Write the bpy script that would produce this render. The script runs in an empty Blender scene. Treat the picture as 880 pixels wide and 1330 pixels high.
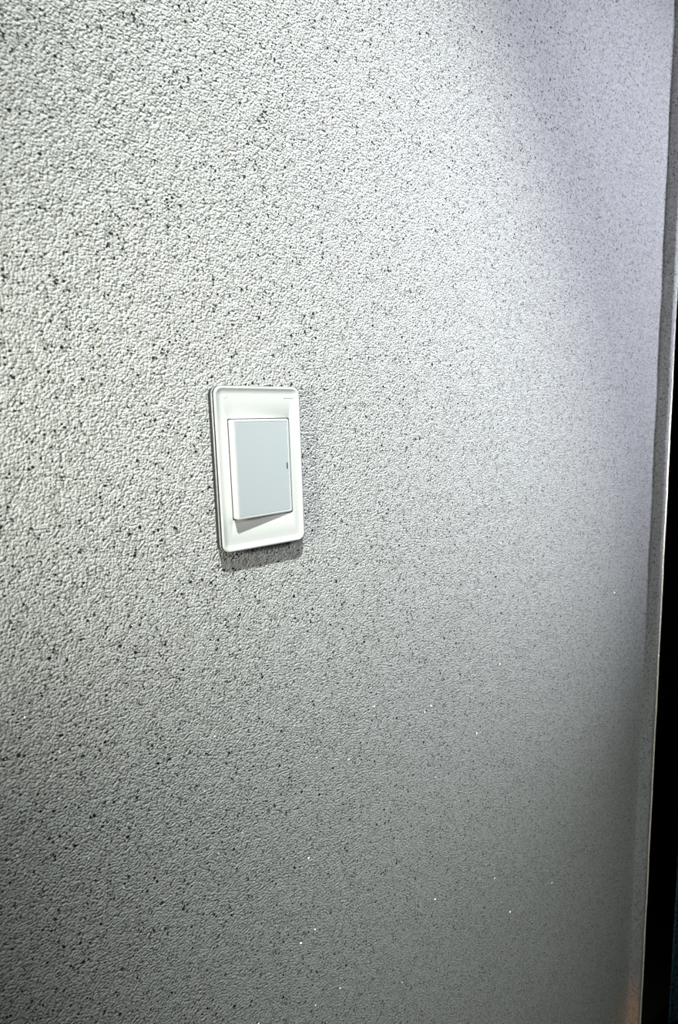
import bpy, bmesh, math, random
from mathutils import Vector, Matrix

S = bpy.context.scene
C = S.collection
MM = 0.001
ZS = 1.30                    # height of the switch centre above the floor

# ------------------------------------------------------------------ camera
cam_d = bpy.data.cameras.new('camera')
cam = bpy.data.objects.new('camera', cam_d)
C.objects.link(cam)
# camera axes in world space: X along the wall, Y into the wall, Z up
U = Vector((0.76614572, -0.11678546, 0.63196669))     # wall direction, camera frame (x right, y down, z forward)
V = Vector((0.03116419, 0.98894472, 0.1449729))       # straight down
N = Vector((-0.64191084, -0.09137564, 0.76131529))    # into the wall
ax_r = Vector((U.x, N.x, -V.x))
ax_d = Vector((U.y, N.y, -V.y))
ax_f = Vector((U.z, N.z, -V.z))
m = Matrix((ax_r, -ax_d, -ax_f)).transposed().to_4x4()
m.translation = Vector((-0.2380, -0.3840, ZS + 0.0293))
cam.matrix_world = m
cam_d.sensor_fit = 'VERTICAL'
cam_d.sensor_height = 36.0
cam_d.lens = 763.0 / 1330.0 * 36.0
cam_d.clip_start = 0.01
cam_d.dof.use_dof = True
cam_d.dof.focus_distance = 0.50
cam_d.dof.aperture_fstop = 9.0
S.camera = cam

# ------------------------------------------------------------------ colour management, world, lamps
S.view_settings.view_transform = 'Standard'
S.view_settings.look = 'None'
S.view_settings.gamma = 1.0
S.view_settings.use_curve_mapping = False
S.view_settings.exposure = 0.0

w = bpy.data.worlds.new('world'); S.world = w
w.use_nodes = True
bg = w.node_tree.nodes['Background']
bg.inputs['Color'].default_value = (0.86, 0.97, 0.92, 1)
bg.inputs['Strength'].default_value = 0.03

def lamp(name, kind, loc, target, energy, color, **kw):
    d = bpy.data.lights.new(name, kind)
    d.energy = energy; d.color = color
    for k, v in kw.items(): setattr(d, k, v)
    o = bpy.data.objects.new(name, d); C.objects.link(o)
    o.location = loc
    o.rotation_euler = (Vector(target) - Vector(loc)).to_track_quat('-Z', 'Y').to_euler()
    return o

# halogen spot in front of the wall (the light that throws the switch's shadow)
lamp('ceiling_spotlight', 'SPOT', (-0.315, -0.788, ZS + 1.403), (0.140, 0.0, ZS + 0.000), 156.0, (0.929, 1.0, 0.977),
     shadow_soft_size=0.022, spot_size=math.radians(31.4), spot_blend=1.0)
# cool lamp in the room in front of the doorway end of the wall
lamp('cool_spotlight', 'SPOT', (0.85, -1.2, ZS + 0.679), (0.56, 0.0, ZS + 0.24), 72.0, (0.80, 0.83, 1.0),
     shadow_soft_size=0.05, spot_size=math.radians(52), spot_blend=1.0)
# weaker lamp off to the left, close to the wall
lamp('left_wall_lamp', 'SPOT', (-0.769, -0.30, ZS + 0.098), (-0.175, 0.0, ZS + 0.040), 18.0, (0.985, 1.0, 0.878),
     shadow_soft_size=0.09, spot_size=math.radians(36), spot_blend=1.0)
# cream lamp on the far side of the doorway, nearly in the plane of the wall: it only catches the wall's arris
lamp('passage_lamp', 'SPOT', (2.30, -0.007, ZS - 0.15), (0.72, -0.01, ZS - 0.42), 420.0, (1.0, 0.94, 0.78),
     shadow_soft_size=0.006, spot_size=math.radians(74), spot_blend=1.0)
# added warm light, low down, tinting the lower end of the bead
lamp('added_warm_light', 'SPOT', (0.22, -0.15, 0.12), (0.72, -0.01, 0.24), 1.15, (1.0, 0.34, 0.04),
     shadow_soft_size=0.03, spot_size=math.radians(29), spot_blend=1.0)

# ------------------------------------------------------------------ helpers
def mat(name, color, rough=0.5, metal=0.0, spec=0.5):
    mt = bpy.data.materials.new(name); mt.use_nodes = True
    b = mt.node_tree.nodes['Principled BSDF']
    b.inputs['Base Color'].default_value = (*color, 1)
    b.inputs['Roughness'].default_value = rough
    b.inputs['Metallic'].default_value = metal
    b.inputs['Specular IOR Level'].default_value = spec
    return mt

def grain(mt, scale, dist, lo=0.97, hi=1.03):
    """fine moulded-plastic or brushed grain: slight colour variation and relief"""
    nt = mt.node_tree; b = nt.nodes['Principled BSDF']
    tc = nt.nodes.new('ShaderNodeTexCoord')
    n = nt.nodes.new('ShaderNodeTexNoise'); n.inputs['Scale'].default_value = scale; n.inputs['Detail'].default_value = 3
    nt.links.new(tc.outputs['Object'], n.inputs['Vector'])
    mr = nt.nodes.new('ShaderNodeMapRange'); mr.inputs['To Min'].default_value = lo; mr.inputs['To Max'].default_value = hi
    nt.links.new(n.outputs['Fac'], mr.inputs['Value'])
    mx = nt.nodes.new('ShaderNodeVectorMath'); mx.operation = 'SCALE'
    mx.inputs[0].default_value = b.inputs['Base Color'].default_value[:3]
    nt.links.new(mr.outputs['Result'], mx.inputs['Scale'])
    nt.links.new(mx.outputs['Vector'], b.inputs['Base Color'])
    bp = nt.nodes.new('ShaderNodeBump'); bp.inputs['Distance'].default_value = dist; bp.inputs['Strength'].default_value = 1.0
    nt.links.new(n.outputs['Fac'], bp.inputs['Height'])
    nt.links.new(bp.outputs['Normal'], b.inputs['Normal'])
    return mt

def link_mesh(name, bm, material, parent=None, smooth=None):
    bmesh.ops.recalc_face_normals(bm, faces=bm.faces)
    me = bpy.data.meshes.new(name); bm.to_mesh(me); bm.free()
    me.materials.append(material)
    o = bpy.data.objects.new(name, me); C.objects.link(o)
    if parent: o.parent = parent
    if smooth is not None:
        me.polygons.foreach_set('use_smooth', [True] * len(me.polygons))
        me.set_sharp_from_angle(angle=math.radians(smooth))
    return o

def structure(name, bm, material, label=None, parent=None, smooth=None):
    o = link_mesh(name, bm, material, parent, smooth)
    if not parent: o['kind'] = 'structure'
    if label: o['label'] = label
    return o

def box(bm, lo, hi):
    r = bmesh.ops.create_cube(bm, size=1.0)
    for v in r['verts']:
        v.co = Vector([lo[i] + (v.co[i] + 0.5) * (hi[i] - lo[i]) for i in range(3)])
    return r['verts']

def rr_loop(hw, hh, r, seg=8):
    pts = []
    for cx, cz, a0 in ((hw - r, hh - r, 0), (-(hw - r), hh - r, 90), (-(hw - r), -(hh - r), 180), (hw - r, -(hh - r), 270)):
        for k in range(seg + 1):
            a = math.radians(a0 + 90 * k / seg)
            pts.append((cx + r * math.cos(a), cz + r * math.sin(a)))
    return pts

def loft(bm, prof, cap0=True, cap1=True, yfun=None, seg=8, closed=False):
    """prof: list of (half width, half height, corner radius, depth out of the wall), millimetres"""
    rings = []
    for hw, hh, r, d in prof:
        ring = []
        for x, z in rr_loop(hw, hh, r, seg):
            y = -d if yfun is None else -yfun(x, z, d)
            ring.append(bm.verts.new((x * MM, y * MM, z * MM)))
        rings.append(ring)
    n = len(rings[0])
    pairs = list(zip(rings, rings[1:])) + ([(rings[-1], rings[0])] if closed else [])
    for a, b in pairs:
        for i in range(n):
            j = (i + 1) % n
            bm.faces.new((a[i], a[j], b[j], b[i]))
    if cap0: bm.faces.new(rings[0])
    if cap1: bm.faces.new(rings[-1])

# ------------------------------------------------------------------ stone-chip wall coating
def stone_coating():
    mt = bpy.data.materials.new('stone_chip_coating'); mt.use_nodes = True
    nt = mt.node_tree; L = nt.links.new; b = nt.nodes['Principled BSDF']
    def node(t, **kw):
        n = nt.nodes.new('ShaderNode' + t)
        for k, v in kw.items():
            if hasattr(n, k) and not k[0].isupper(): setattr(n, k, v)
        return n
    def math_(op, a, c, clamp=False):
        n = nt.nodes.new('ShaderNodeMath'); n.operation = op; n.use_clamp = clamp
        for i, s in enumerate((a, c)):
            if s is None: continue
            if isinstance(s, (int, float)): n.inputs[i].default_value = s
            else: L(s, n.inputs[i])
        return n.outputs[0]
    def smooth(v, a, c, lo, hi):
        n = nt.nodes.new('ShaderNodeMapRange'); n.interpolation_type = 'SMOOTHSTEP'
        L(v, n.inputs['Value'])
        n.inputs['From Min'].default_value = a; n.inputs['From Max'].default_value = c
        n.inputs['To Min'].default_value = lo; n.inputs['To Max'].default_value = hi
        return n.outputs['Result']
    def mixc(f, a, c):
        n = nt.nodes.new('ShaderNodeMix'); n.data_type = 'RGBA'
        L(f, n.inputs[0])
        for s, sock in ((a, n.inputs[6]), (c, n.inputs[7])):
            if isinstance(s, tuple): sock.default_value = (*s, 1)
            else: L(s, sock)
        return n.outputs[2]
    geo = nt.nodes.new('ShaderNodeNewGeometry')
    sp = nt.nodes.new('ShaderNodeSeparateXYZ'); L(geo.outputs['Position'], sp.inputs[0])
    cb = nt.nodes.new('ShaderNodeCombineXYZ')
    L(math_('SUBTRACT', sp.outputs['X'], sp.outputs['Y']), cb.inputs[0]); L(sp.outputs['Z'], cb.inputs[1])
    P = cb.outputs[0]
    def voro(scale, offs=(0, 0, 0), feature='F1', rnd=1.0, warp=None):
        mp = nt.nodes.new('ShaderNodeMapping'); L(P if warp is None else warp, mp.inputs['Vector'])
        mp.inputs['Location'].default_value = offs
        n = nt.nodes.new('ShaderNodeTexVoronoi'); n.voronoi_dimensions = '2D'; n.feature = feature
        n.inputs['Scale'].default_value = scale; n.inputs['Randomness'].default_value = rnd
        L(mp.outputs['Vector'], n.inputs['Vector'])
        return n
    def noise(scale, det=2.0, rough=0.5):
        n = nt.nodes.new('ShaderNodeTexNoise'); n.noise_dimensions = '2D'; n.inputs['Scale'].default_value = scale
        n.inputs['Detail'].default_value = det; n.inputs['Roughness'].default_value = rough
        L(P, n.inputs['Vector']); return n.outputs['Fac']
    # irregular grain outlines: warp the lookup a little
    wn = nt.nodes.new('ShaderNodeTexNoise'); wn.noise_dimensions = '2D'; wn.inputs['Scale'].default_value = 700; wn.inputs['Detail'].default_value = 1
    L(P, wn.inputs['Vector'])
    ws = nt.nodes.new('ShaderNodeVectorMath'); ws.operation = 'SCALE'; ws.inputs['Scale'].default_value = 0.0009
    L(wn.outputs['Color'], ws.inputs[0])
    wa = nt.nodes.new('ShaderNodeVectorMath'); L(P, wa.inputs[0]); L(ws.outputs['Vector'], wa.inputs[1])
    W = wa.outputs['Vector']
    # --- base tone: cream-white binder with quartz chips of slightly different tone
    chips = voro(630, (0.3, 0.1, 0.7), warp=W)
    sep = nt.nodes.new('ShaderNodeSeparateColor'); L(chips.outputs['Color'], sep.inputs['Color'])
    tone = nt.nodes.new('ShaderNodeValToRGB'); cr = tone.color_ramp
    cr.elements[0].position = 0.0; cr.elements[0].color = (0.50, 0.49, 0.45, 1)
    cr.elements[1].position = 1.0; cr.elements[1].color = (0.86, 0.86, 0.83, 1)
    e = cr.elements.new(0.22); e.color = (0.70, 0.69, 0.645, 1)
    e = cr.elements.new(0.60); e.color = (0.80, 0.80, 0.765, 1)
    L(sep.outputs['Red'], tone.inputs['Fac'])
    col = tone.outputs['Color']
    # ochre chips
    def speck(scale, offs, thr, rad, soft):
        v = voro(scale, offs, warp=W)
        s = nt.nodes.new('ShaderNodeSeparateColor'); L(v.outputs['Color'], s.inputs['Color'])
        pick = math_('LESS_THAN', s.outputs['Green'], thr)
        # size varies per chip
        rr = math_('MULTIPLY_ADD', s.outputs['Blue'], rad * 0.55); 
        rr.node.inputs[2].default_value = rad * 0.6
        q = math_('DIVIDE', v.outputs['Distance'], rr)
        disc = smooth(q, 1 - soft, 1 + soft, 1.0, 0.0)
        return math_('MULTIPLY', pick, disc), s
    och, _ = speck(330, (1.3, 2.2, 0.4), 0.022, 0.34, 0.35)
    col = mixc(math_('MULTIPLY', och, 0.55), col, (0.50, 0.36, 0.22))
    gry, _ = speck(600, (4.3, 1.2, 5.4), 0.12, 0.42, 0.35)
    col = mixc(math_('MULTIPLY', gry, 0.75), col, (0.13, 0.135, 0.13))
    blk, _ = speck(500, (7.7, 3.2, 1.4), 0.072, 0.40, 0.22)
    col = mixc(blk, col, (0.018, 0.02, 0.022))
    blk2, _ = speck(270, (2.7, 8.2, 6.4), 0.026, 0.29, 0.2)
    col = mixc(blk2, col, (0.012, 0.013, 0.015))
    mica, ms = speck(300, (5.5, 5.1, 2.9), 0.014, 0.17, 0.12)
    col = mixc(mica, col, (0.95, 0.95, 0.95))
    L(col, b.inputs['Base Color'])
    L(math_('MULTIPLY', mica, 0.85), b.inputs['Metallic'])
    L(smooth(mica, 0, 1, 0.62, 0.30), b.inputs['Roughness'])
    b.inputs['Specular IOR Level'].default_value = 0.45
    # --- relief: rounded grains, trowel drag, broad unevenness
    g1 = voro(630, (0.3, 0.1, 0.7), 'SMOOTH_F1', warp=W)
    g1.inputs['Smoothness'].default_value = 0.35
    h1 = math_('SUBTRACT', 1.0, g1.outputs['Distance'])
    h = math_('ADD', math_('MULTIPLY', h1, 0.80), math_('MULTIPLY', noise(520, 2.0, 0.5), 1.15))
    h = math_('ADD', h, math_('MULTIPLY', noise(110, 2.0), 0.7))
    h = math_('SUBTRACT', h, math_('MULTIPLY', blk2, 0.25))
    bp = nt.nodes.new('ShaderNodeBump'); bp.inputs['Strength'].default_value = 1.0
    bp.inputs['Distance'].default_value = 0.0011
    L(h, bp.inputs['Height'])
    # mica flakes lie at their own random tilt
    vm = nt.nodes.new('ShaderNodeVectorMath'); vm.operation = 'MULTIPLY_ADD'
    cc = nt.nodes.new('ShaderNodeCombineColor')
    L(ms.outputs['Red'], cc.inputs[0]); L(ms.outputs['Blue'], cc.inputs[2]); cc.inputs[1].default_value = 0.0
    L(cc.outputs[0], vm.inputs[0]); vm.inputs[1].default_value = (1.6, 0, 2.2); vm.inputs[2].default_value = (-1.1, -1.0, -0.2)
    nn = nt.nodes.new('ShaderNodeVectorMath'); nn.operation = 'NORMALIZE'; L(vm.outputs[0], nn.inputs[0])
    mv = nt.nodes.new('ShaderNodeMix'); mv.data_type = 'VECTOR'
    L(mica, mv.inputs[0]); L(bp.outputs['Normal'], mv.inputs[4]); L(nn.outputs[0], mv.inputs[5])
    L(mv.outputs[1], b.inputs['Normal'])
    return mt

M_wall = stone_coating()
M_dark = grain(mat('unlit_room_black', (0.0055, 0.0065, 0.0055), 1.0, 0, 0.0), 60, 0.0004)  # near-black: the unlit room's darkness is put into the colour
M_floor = grain(mat('dark_floor', (0.003, 0.003, 0.003), 1.0, 0, 0.0), 40, 0.0005)  # blackened so the colour carries the darkness beyond the doorway
M_ceil = grain(mat('ceiling_paint', (0.7, 0.7, 0.68), 0.8), 200, 0.0003)
M_white = grain(mat('white_plastic', (0.92, 0.93, 0.88), 0.5), 900, 0.00001, 0.99, 1.01)
M_rocker = grain(mat('rocker_plastic', (0.93, 0.93, 0.91), 0.35), 900, 0.00001, 0.99, 1.01)
M_panel = grain(mat('matt_grey_plastic', (0.72, 0.77, 0.775), 0.7), 1400, 0.00004, 0.97, 1.03)
M_silver = grain(mat('silver_plastic', (0.72, 0.70, 0.72), 0.35, 0.4), 1200, 0.00002)
M_base = grain(mat('dark_grey_plastic', (0.028, 0.034, 0.038), 0.6), 1500, 0.00006, 0.8, 1.2)
M_gap = mat('black_plastic', (0.015, 0.015, 0.017), 0.6)

# ------------------------------------------------------------------ the setting
# main wall: ends at the jamb bead on the right
XR, XE = 0.7100, 0.7288      # inner corner of the bead / its outer edge
PR = 0.0180                  # how far the bead stands out of the wall
ZT = 2.60

bm = bmesh.new()
box(bm, (-0.60, 0.0, 0.0), (XR + 0.004, 0.12, ZT))
structure('wall_front', bm, M_wall, 'white wall coated in fine stone chips with black flecks')

# jamb bead: same coating wrapped round the wall's end, with a small cove at the wall and a rounded arris
bm = bmesh.new()
prof = []
rc = 0.004
for k in range(5):
    a = math.radians(90 * k / 4)
    prof.append((XR - rc + rc * math.sin(a), -(rc - rc * math.cos(a)) ))
ra = 0.0022
for k in range(5):
    a = math.radians(90 * k / 4)
    prof.append((XR + ra - ra * math.cos(a), -(PR - ra) - ra * math.sin(a)))
rb = 0.0090
for k in range(7):
    a = math.radians(90 * k / 6)
    prof.append((XE - rb + rb * math.sin(a), -(PR - rb) - rb * math.cos(a)))
prof += [(XE, 0.12), (XR, 0.12), (XR - rc, 0.06)]
nz = 110
rnd = random.Random(4)
rings = []
for i in range(nz + 1):
    z = ZT * i / nz
    dx = 0.0005 * math.sin(i * 0.9) + rnd.uniform(-0.0004, 0.0004)
    rings.append([bm.verts.new((x + (dx if y < -0.004 else 0), y, z)) for x, y in prof])
for a, b_ in zip(rings, rings[1:]):
    for i in range(len(prof)):
        j = (i + 1) % len(prof)
        bm.faces.new((a[i], a[j], b_[j], b_[i]))
bm.faces.new(rings[0]); bm.faces.new(rings[-1])
structure('trim_1', bm, M_wall, 'narrow stone-chip coated bead at the wall end beside the dark doorway', smooth=50)

bm = bmesh.new(); box(bm, (-0.60, -1.6, -0.05), (2.6, 1.6, 0.0))
structure('floor', bm, M_floor)
bm = bmesh.new(); box(bm, (XE + 0.0005, 1.5, 0.0), (2.6, 1.55, ZT))
structure('wall_back', bm, M_dark)
bm = bmesh.new(); box(bm, (2.55, 0.0, 0.0), (2.6, 1.5, ZT))
structure('wall_right', bm, M_dark)
bm = bmesh.new(); box(bm, (XE + 0.0005, 0.0, ZT), (2.6, 1.55, ZT + 0.05))
structure('ceiling', bm, M_dark)

# ------------------------------------------------------------------ dark blue curtain in the doorway
def fabric():
    mt = mat('dark_blue_fabric', (0.014, 0.035, 0.060), 0.9, 0, 0.1)
    nt = mt.node_tree; L = nt.links.new; b = nt.nodes['Principled BSDF']
    g = nt.nodes.new('ShaderNodeNewGeometry')
    n = nt.nodes.new('ShaderNodeTexNoise'); n.inputs['Scale'].default_value = 260; n.inputs['Detail'].default_value = 4
    L(g.outputs['Position'], n.inputs['Vector'])
    r = nt.nodes.new('ShaderNodeValToRGB')
    r.color_ramp.elements[0].position = 0.42; r.color_ramp.elements[0].color = (0.008, 0.035, 0.08, 1)
    r.color_ramp.elements[1].position = 0.72; r.color_ramp.elements[1].color = (0.10, 0.22, 0.32, 1)
    L(n.outputs['Fac'], r.inputs['Fac']); L(r.outputs['Color'], b.inputs['Base Color'])
    bp = nt.nodes.new('ShaderNodeBump'); bp.inputs['Distance'].default_value = 0.002
    L(n.outputs['Fac'], bp.inputs['Height']); L(bp.outputs['Normal'], b.inputs['Normal'])
    return mt
bm = bmesh.new()
XC, YC = 1.004, 0.030
nx, nzz = 90, 24
front, back = [], []
for j in range(nzz + 1):
    z = 0.006 + (2.30 - 0.006) * j / nzz
    fr, bk = [], []
    for i in range(nx + 1):
        t = i / nx
        x = XC + 0.55 * t
        y = YC - 0.008 * (1 - math.cos(t * 2 * math.pi * 7)) * (0.75 + 0.25 * (1 - z / 2.3)) - 0.002 * (1 + math.sin(z * 3 + i * 0.4)) * min(1, t * 8)
        fr.append(bm.verts.new((x, y, z))); bk.append(bm.verts.new((x, y + 0.003, z)))
    front.append(fr); back.append(bk)
for j in range(nzz):
    for i in range(nx):
        bm.faces.new((front[j][i], front[j][i + 1], front[j + 1][i + 1], front[j + 1][i]))
        bm.faces.new((back[j][i], back[j + 1][i], back[j + 1][i + 1], back[j][i + 1]))
    bm.faces.new((front[j][0], front[j + 1][0], back[j + 1][0], back[j][0]))
    bm.faces.new((front[j][nx], back[j][nx], back[j + 1][nx], front[j + 1][nx]))
for i in range(nx):
    bm.faces.new((front[0][i], back[0][i], back[0][i + 1], front[0][i + 1]))
    bm.faces.new((front[nzz][i], front[nzz][i + 1], back[nzz][i + 1], back[nzz][i]))
cur = link_mesh('curtain', bm, fabric(), smooth=60)
cur['label'] = 'dark blue coarse-woven fabric hanging in the black doorway right of the wall'
cur['category'] = 'curtain'

# ------------------------------------------------------------------ the light switch
sw = bpy.data.objects.new('light_switch', None); C.objects.link(sw)
sw.location = (0, 0, ZS)
sw['label'] = 'white rectangular wall light switch with one wide grey-faced rocker, dark-edged plate'
sw['category'] = 'light switch'

HW, HH = 36.9, 59.9
# dark grey backing against the wall (open ring so the module sits in it)
bm = bmesh.new()
loft(bm, [(HW - 0.4, HH - 0.4, 5.6, -0.6), (HW - 0.3, HH - 0.3, 5.8, 0.2), (HW - 0.1, HH - 0.1, 6.0, 4.1),
          (HW - 0.5, HH - 0.5, 6.0, 4.5), (30.5, 48, 3, 4.5), (30.5, 48, 3, -0.6)], False, False, closed=True)
o = link_mesh('backing_plate', bm, M_base, sw, smooth=35); o['label'] = 'dark grey rear edge of the plate'
# silver-white middle ring
bm = bmesh.new()
loft(bm, [(HW - 0.5, HH - 0.5, 5.8, 4.5), (HW, HH, 6.0, 4.7), (HW, HH, 6.0, 6.3),
          (HW - 0.3, HH - 0.3, 5.8, 6.6), (30.5, 48, 3, 6.6), (30.5, 48, 3, 4.5)], False, False, closed=True)
o = link_mesh('trim_ring', bm, M_silver, sw, smooth=35); o['label'] = 'thin silvery ring behind the cover'
# black ring that shows as a dark line behind the cover
bm = bmesh.new()
loft(bm, [(HW + 0.15, HH + 0.2, 6.1, 6.6), (HW + 0.35, HH + 0.4, 6.2, 8.2), (HW + 0.3, HH + 0.35, 6.2, 8.55), (HW - 0.7, HH - 0.7, 5.6, 8.55), (HW - 0.7, HH - 0.7, 5.6, 6.6)], False, False, closed=True)
bmesh.ops.translate(bm, verts=bm.verts, vec=(0.12 * MM, -0.05 * MM, 0))
link_mesh('gasket', bm, M_gap, sw, smooth=35)

# cover: raised rounded rim, dished face, rectangular opening for the rocker
OW, OH = 26.75, 36.75
bm = bmesh.new()
prof = [(HW - 0.75, HH - 0.75, 5.6, 7.9), (HW - 0.75, HH - 0.75, 5.6, 8.6), (HW - 0.1, HH - 0.1, 6.0, 8.65), (HW - 0.05, HH - 0.05, 6.0, 8.9),
        (HW - 0.5, HH - 0.5, 5.8, 9.35), (HW - 1.1, HH - 1.1, 5.4, 9.55), (HW - 1.7, HH - 1.7, 5.0, 9.50)]
for k in range(1, 9):
    t = k / 8
    ins = 1.7 + 4.2 * t
    d = 9.50 - 1.35 * (1 - (1 - t) ** 2.0)
    prof.append((HW - ins, HH - ins, max(1.6, 5.0 - 3.6 * t), d))
prof += [(HW - 7.2, HH - 9, 1.5, 8.15), (OW + 0.25, OH + 0.25, 1.3, 8.15), (OW, OH, 1.2, 8.0), (OW, OH, 1.2, 5.6), (OW + 1.5, OH + 1.5, 1.5, 5.6), (HW - 8.5, HH - 8.5, 3, 7.9)]
loft(bm, prof, False, False, closed=True, seg=10)
cover = link_mesh('cover_plate', bm, M_white, sw, smooth=40)

# dark joint round the rocker
bm = bmesh.new()
loft(bm, [(OW - 0.02, OH - 0.02, 1.2, 5.7), (OW - 0.02, OH - 0.02, 1.2, 8.12), (OW - 0.62, OH - 0.62, 1.0, 8.12), (OW - 0.62, OH - 0.62, 1.0, 5.7)], False, False, closed=True)
link_mesh('rocker_joint', bm, M_gap, sw)

# embossed maker's mark, too small to read, and the little mark opposite
bm = bmesh.new()
x = 22.4
for wd, ht, up in ((1.0, 1.5, 0), (.8, 1.0, 0), (.8, 1.0, 0), (.8, 1.0, 0), (.7, 1.0, 0), (.8, 1.0, 0), (.8, 1.0, 0), (.35, 1.4, 0), (.7, 1.0, 0)):
    vs = box(bm, (x * MM, -8.50 * MM, (51.6 + up) * MM), ((x + wd) * MM, -8.05 * MM, (51.6 + up + ht) * MM))
    x += wd + 0.30
link_mesh('embossed_mark', bm, M_white, cover)
bm = bmesh.new()
vs = box(bm, (-1.1 * MM, -8.40 * MM, -0.18 * MM), (1.1 * MM, -8.05 * MM, 0.18 * MM))
bmesh.ops.rotate(bm, verts=vs, cent=(0, 0, 0), matrix=Matrix.Rotation(math.radians(-50), 3, 'Y'))
bmesh.ops.translate(bm, verts=vs, vec=(-27.0 * MM, 0, 52.2 * MM))
vs = box(bm, (-0.6 * MM, -8.40 * MM, -0.18 * MM), (0.6 * MM, -8.05 * MM, 0.18 * MM))
bmesh.ops.rotate(bm, verts=vs, cent=(0, 0, 0), matrix=Matrix.Rotation(math.radians(50), 3, 'Y'))
bmesh.ops.translate(bm, verts=vs, vec=(-28.2 * MM, 0, 51.6 * MM))
link_mesh('embossed_mark', bm, M_white, cover)

# dark module body behind the rocker
bm = bmesh.new()
loft(bm, [(30.3, 40.5, 1.5, -0.6), (30.3, 40.5, 1.5, 5.5)], True, True)
link_mesh('switch_module', bm, M_gap, sw, smooth=40)

# rocker: pushed in on the right, standing out on the left
D_L, D_R = 14.6, 8.9
RW, RH = 26.05, 36.05
def tilt(x, z, d):
    t = (x + RW) / (2 * RW)
    surf = D_L + (D_R - D_L) * t
    return surf + d                      # d = offset below / above the sloping face
def wedge(x, z, d):
    return d if d > -50 else 5.5
bm = bmesh.new()
rings = []
spec = [(RW - 0.5, RH - 0.5, 1.2, None), (RW, RH, 1.4, None), (RW, RH, 1.6, -0.75), (RW - 0.22, RH - 0.22, 1.5, -0.2), (RW - 0.8, RH - 0.8, 1.3, 0.0),
        (RW - 1.75, RH - 1.75, 0.8, 0.0), (RW - 1.95, RH - 1.95, 0.7, -0.45)]
for q, (hw, hh, r, d) in enumerate(spec):
    ring = []
    for x, z in rr_loop(hw, hh, r, 8):
        dep = (5.52 if q == 0 else 6.0) if d is None else tilt(x, z, d)
        ring.append(bm.verts.new((x * MM, -dep * MM, z * MM)))
    rings.append(ring)
n = len(rings[0])
for a, b_ in zip(rings, rings[1:]):
    for i in range(n):
        j = (i + 1) % n
        bm.faces.new((a[i], a[j], b_[j], b_[i]))
bm.faces.new(rings[0]); bm.faces.new(rings[-1])
rocker = link_mesh('rocker', bm, M_rocker, sw)
# grey face panel set into the rocker
def panel_ring(bm, hw, hh, r, d):
    return [bm.verts.new((x * MM, -tilt(x, z, d) * MM, z * MM)) for x, z in rr_loop(hw, hh, r, 6)]
bm = bmesh.new()
rings = [panel_ring(bm, RW - 2.15, RH - 2.15, 0.7, -0.44), panel_ring(bm, RW - 2.15, RH - 2.15, 0.7, -0.15), panel_ring(bm, RW - 2.3, RH - 2.3, 0.6, -0.05)]
for a, b_ in zip(rings, rings[1:]):
    for i in range(len(a)):
        j = (i + 1) % len(a)
        bm.faces.new((a[i], a[j], b_[j], b_[i]))
bm.faces.new(rings[0]); bm.faces.new(rings[-1])
o = link_mesh('face_panel', bm, M_panel, rocker); o['label'] = 'matt pale grey panel set in the rocker'
# small black indicator slot at the right edge
bm = bmesh.new()
ring0, ring1 = [], []
for x, z in rr_loop(0.5, 2.5, 0.3, 4):
    X = x + 22.6; Z = z + 0.2
    ring0.append(bm.verts.new((X * MM, -tilt(X, Z, -0.2) * MM, Z * MM)))
    ring1.append(bm.verts.new((X * MM, -tilt(X, Z, 0.05) * MM, Z * MM)))
for i in range(len(ring0)):
    j = (i + 1) % len(ring0); bm.faces.new((ring0[i], ring0[j], ring1[j], ring1[i]))
bm.faces.new(ring0); bm.faces.new(ring1)
o = link_mesh('indicator_slot', bm, M_gap, rocker); o['label'] = 'small black indicator slot'
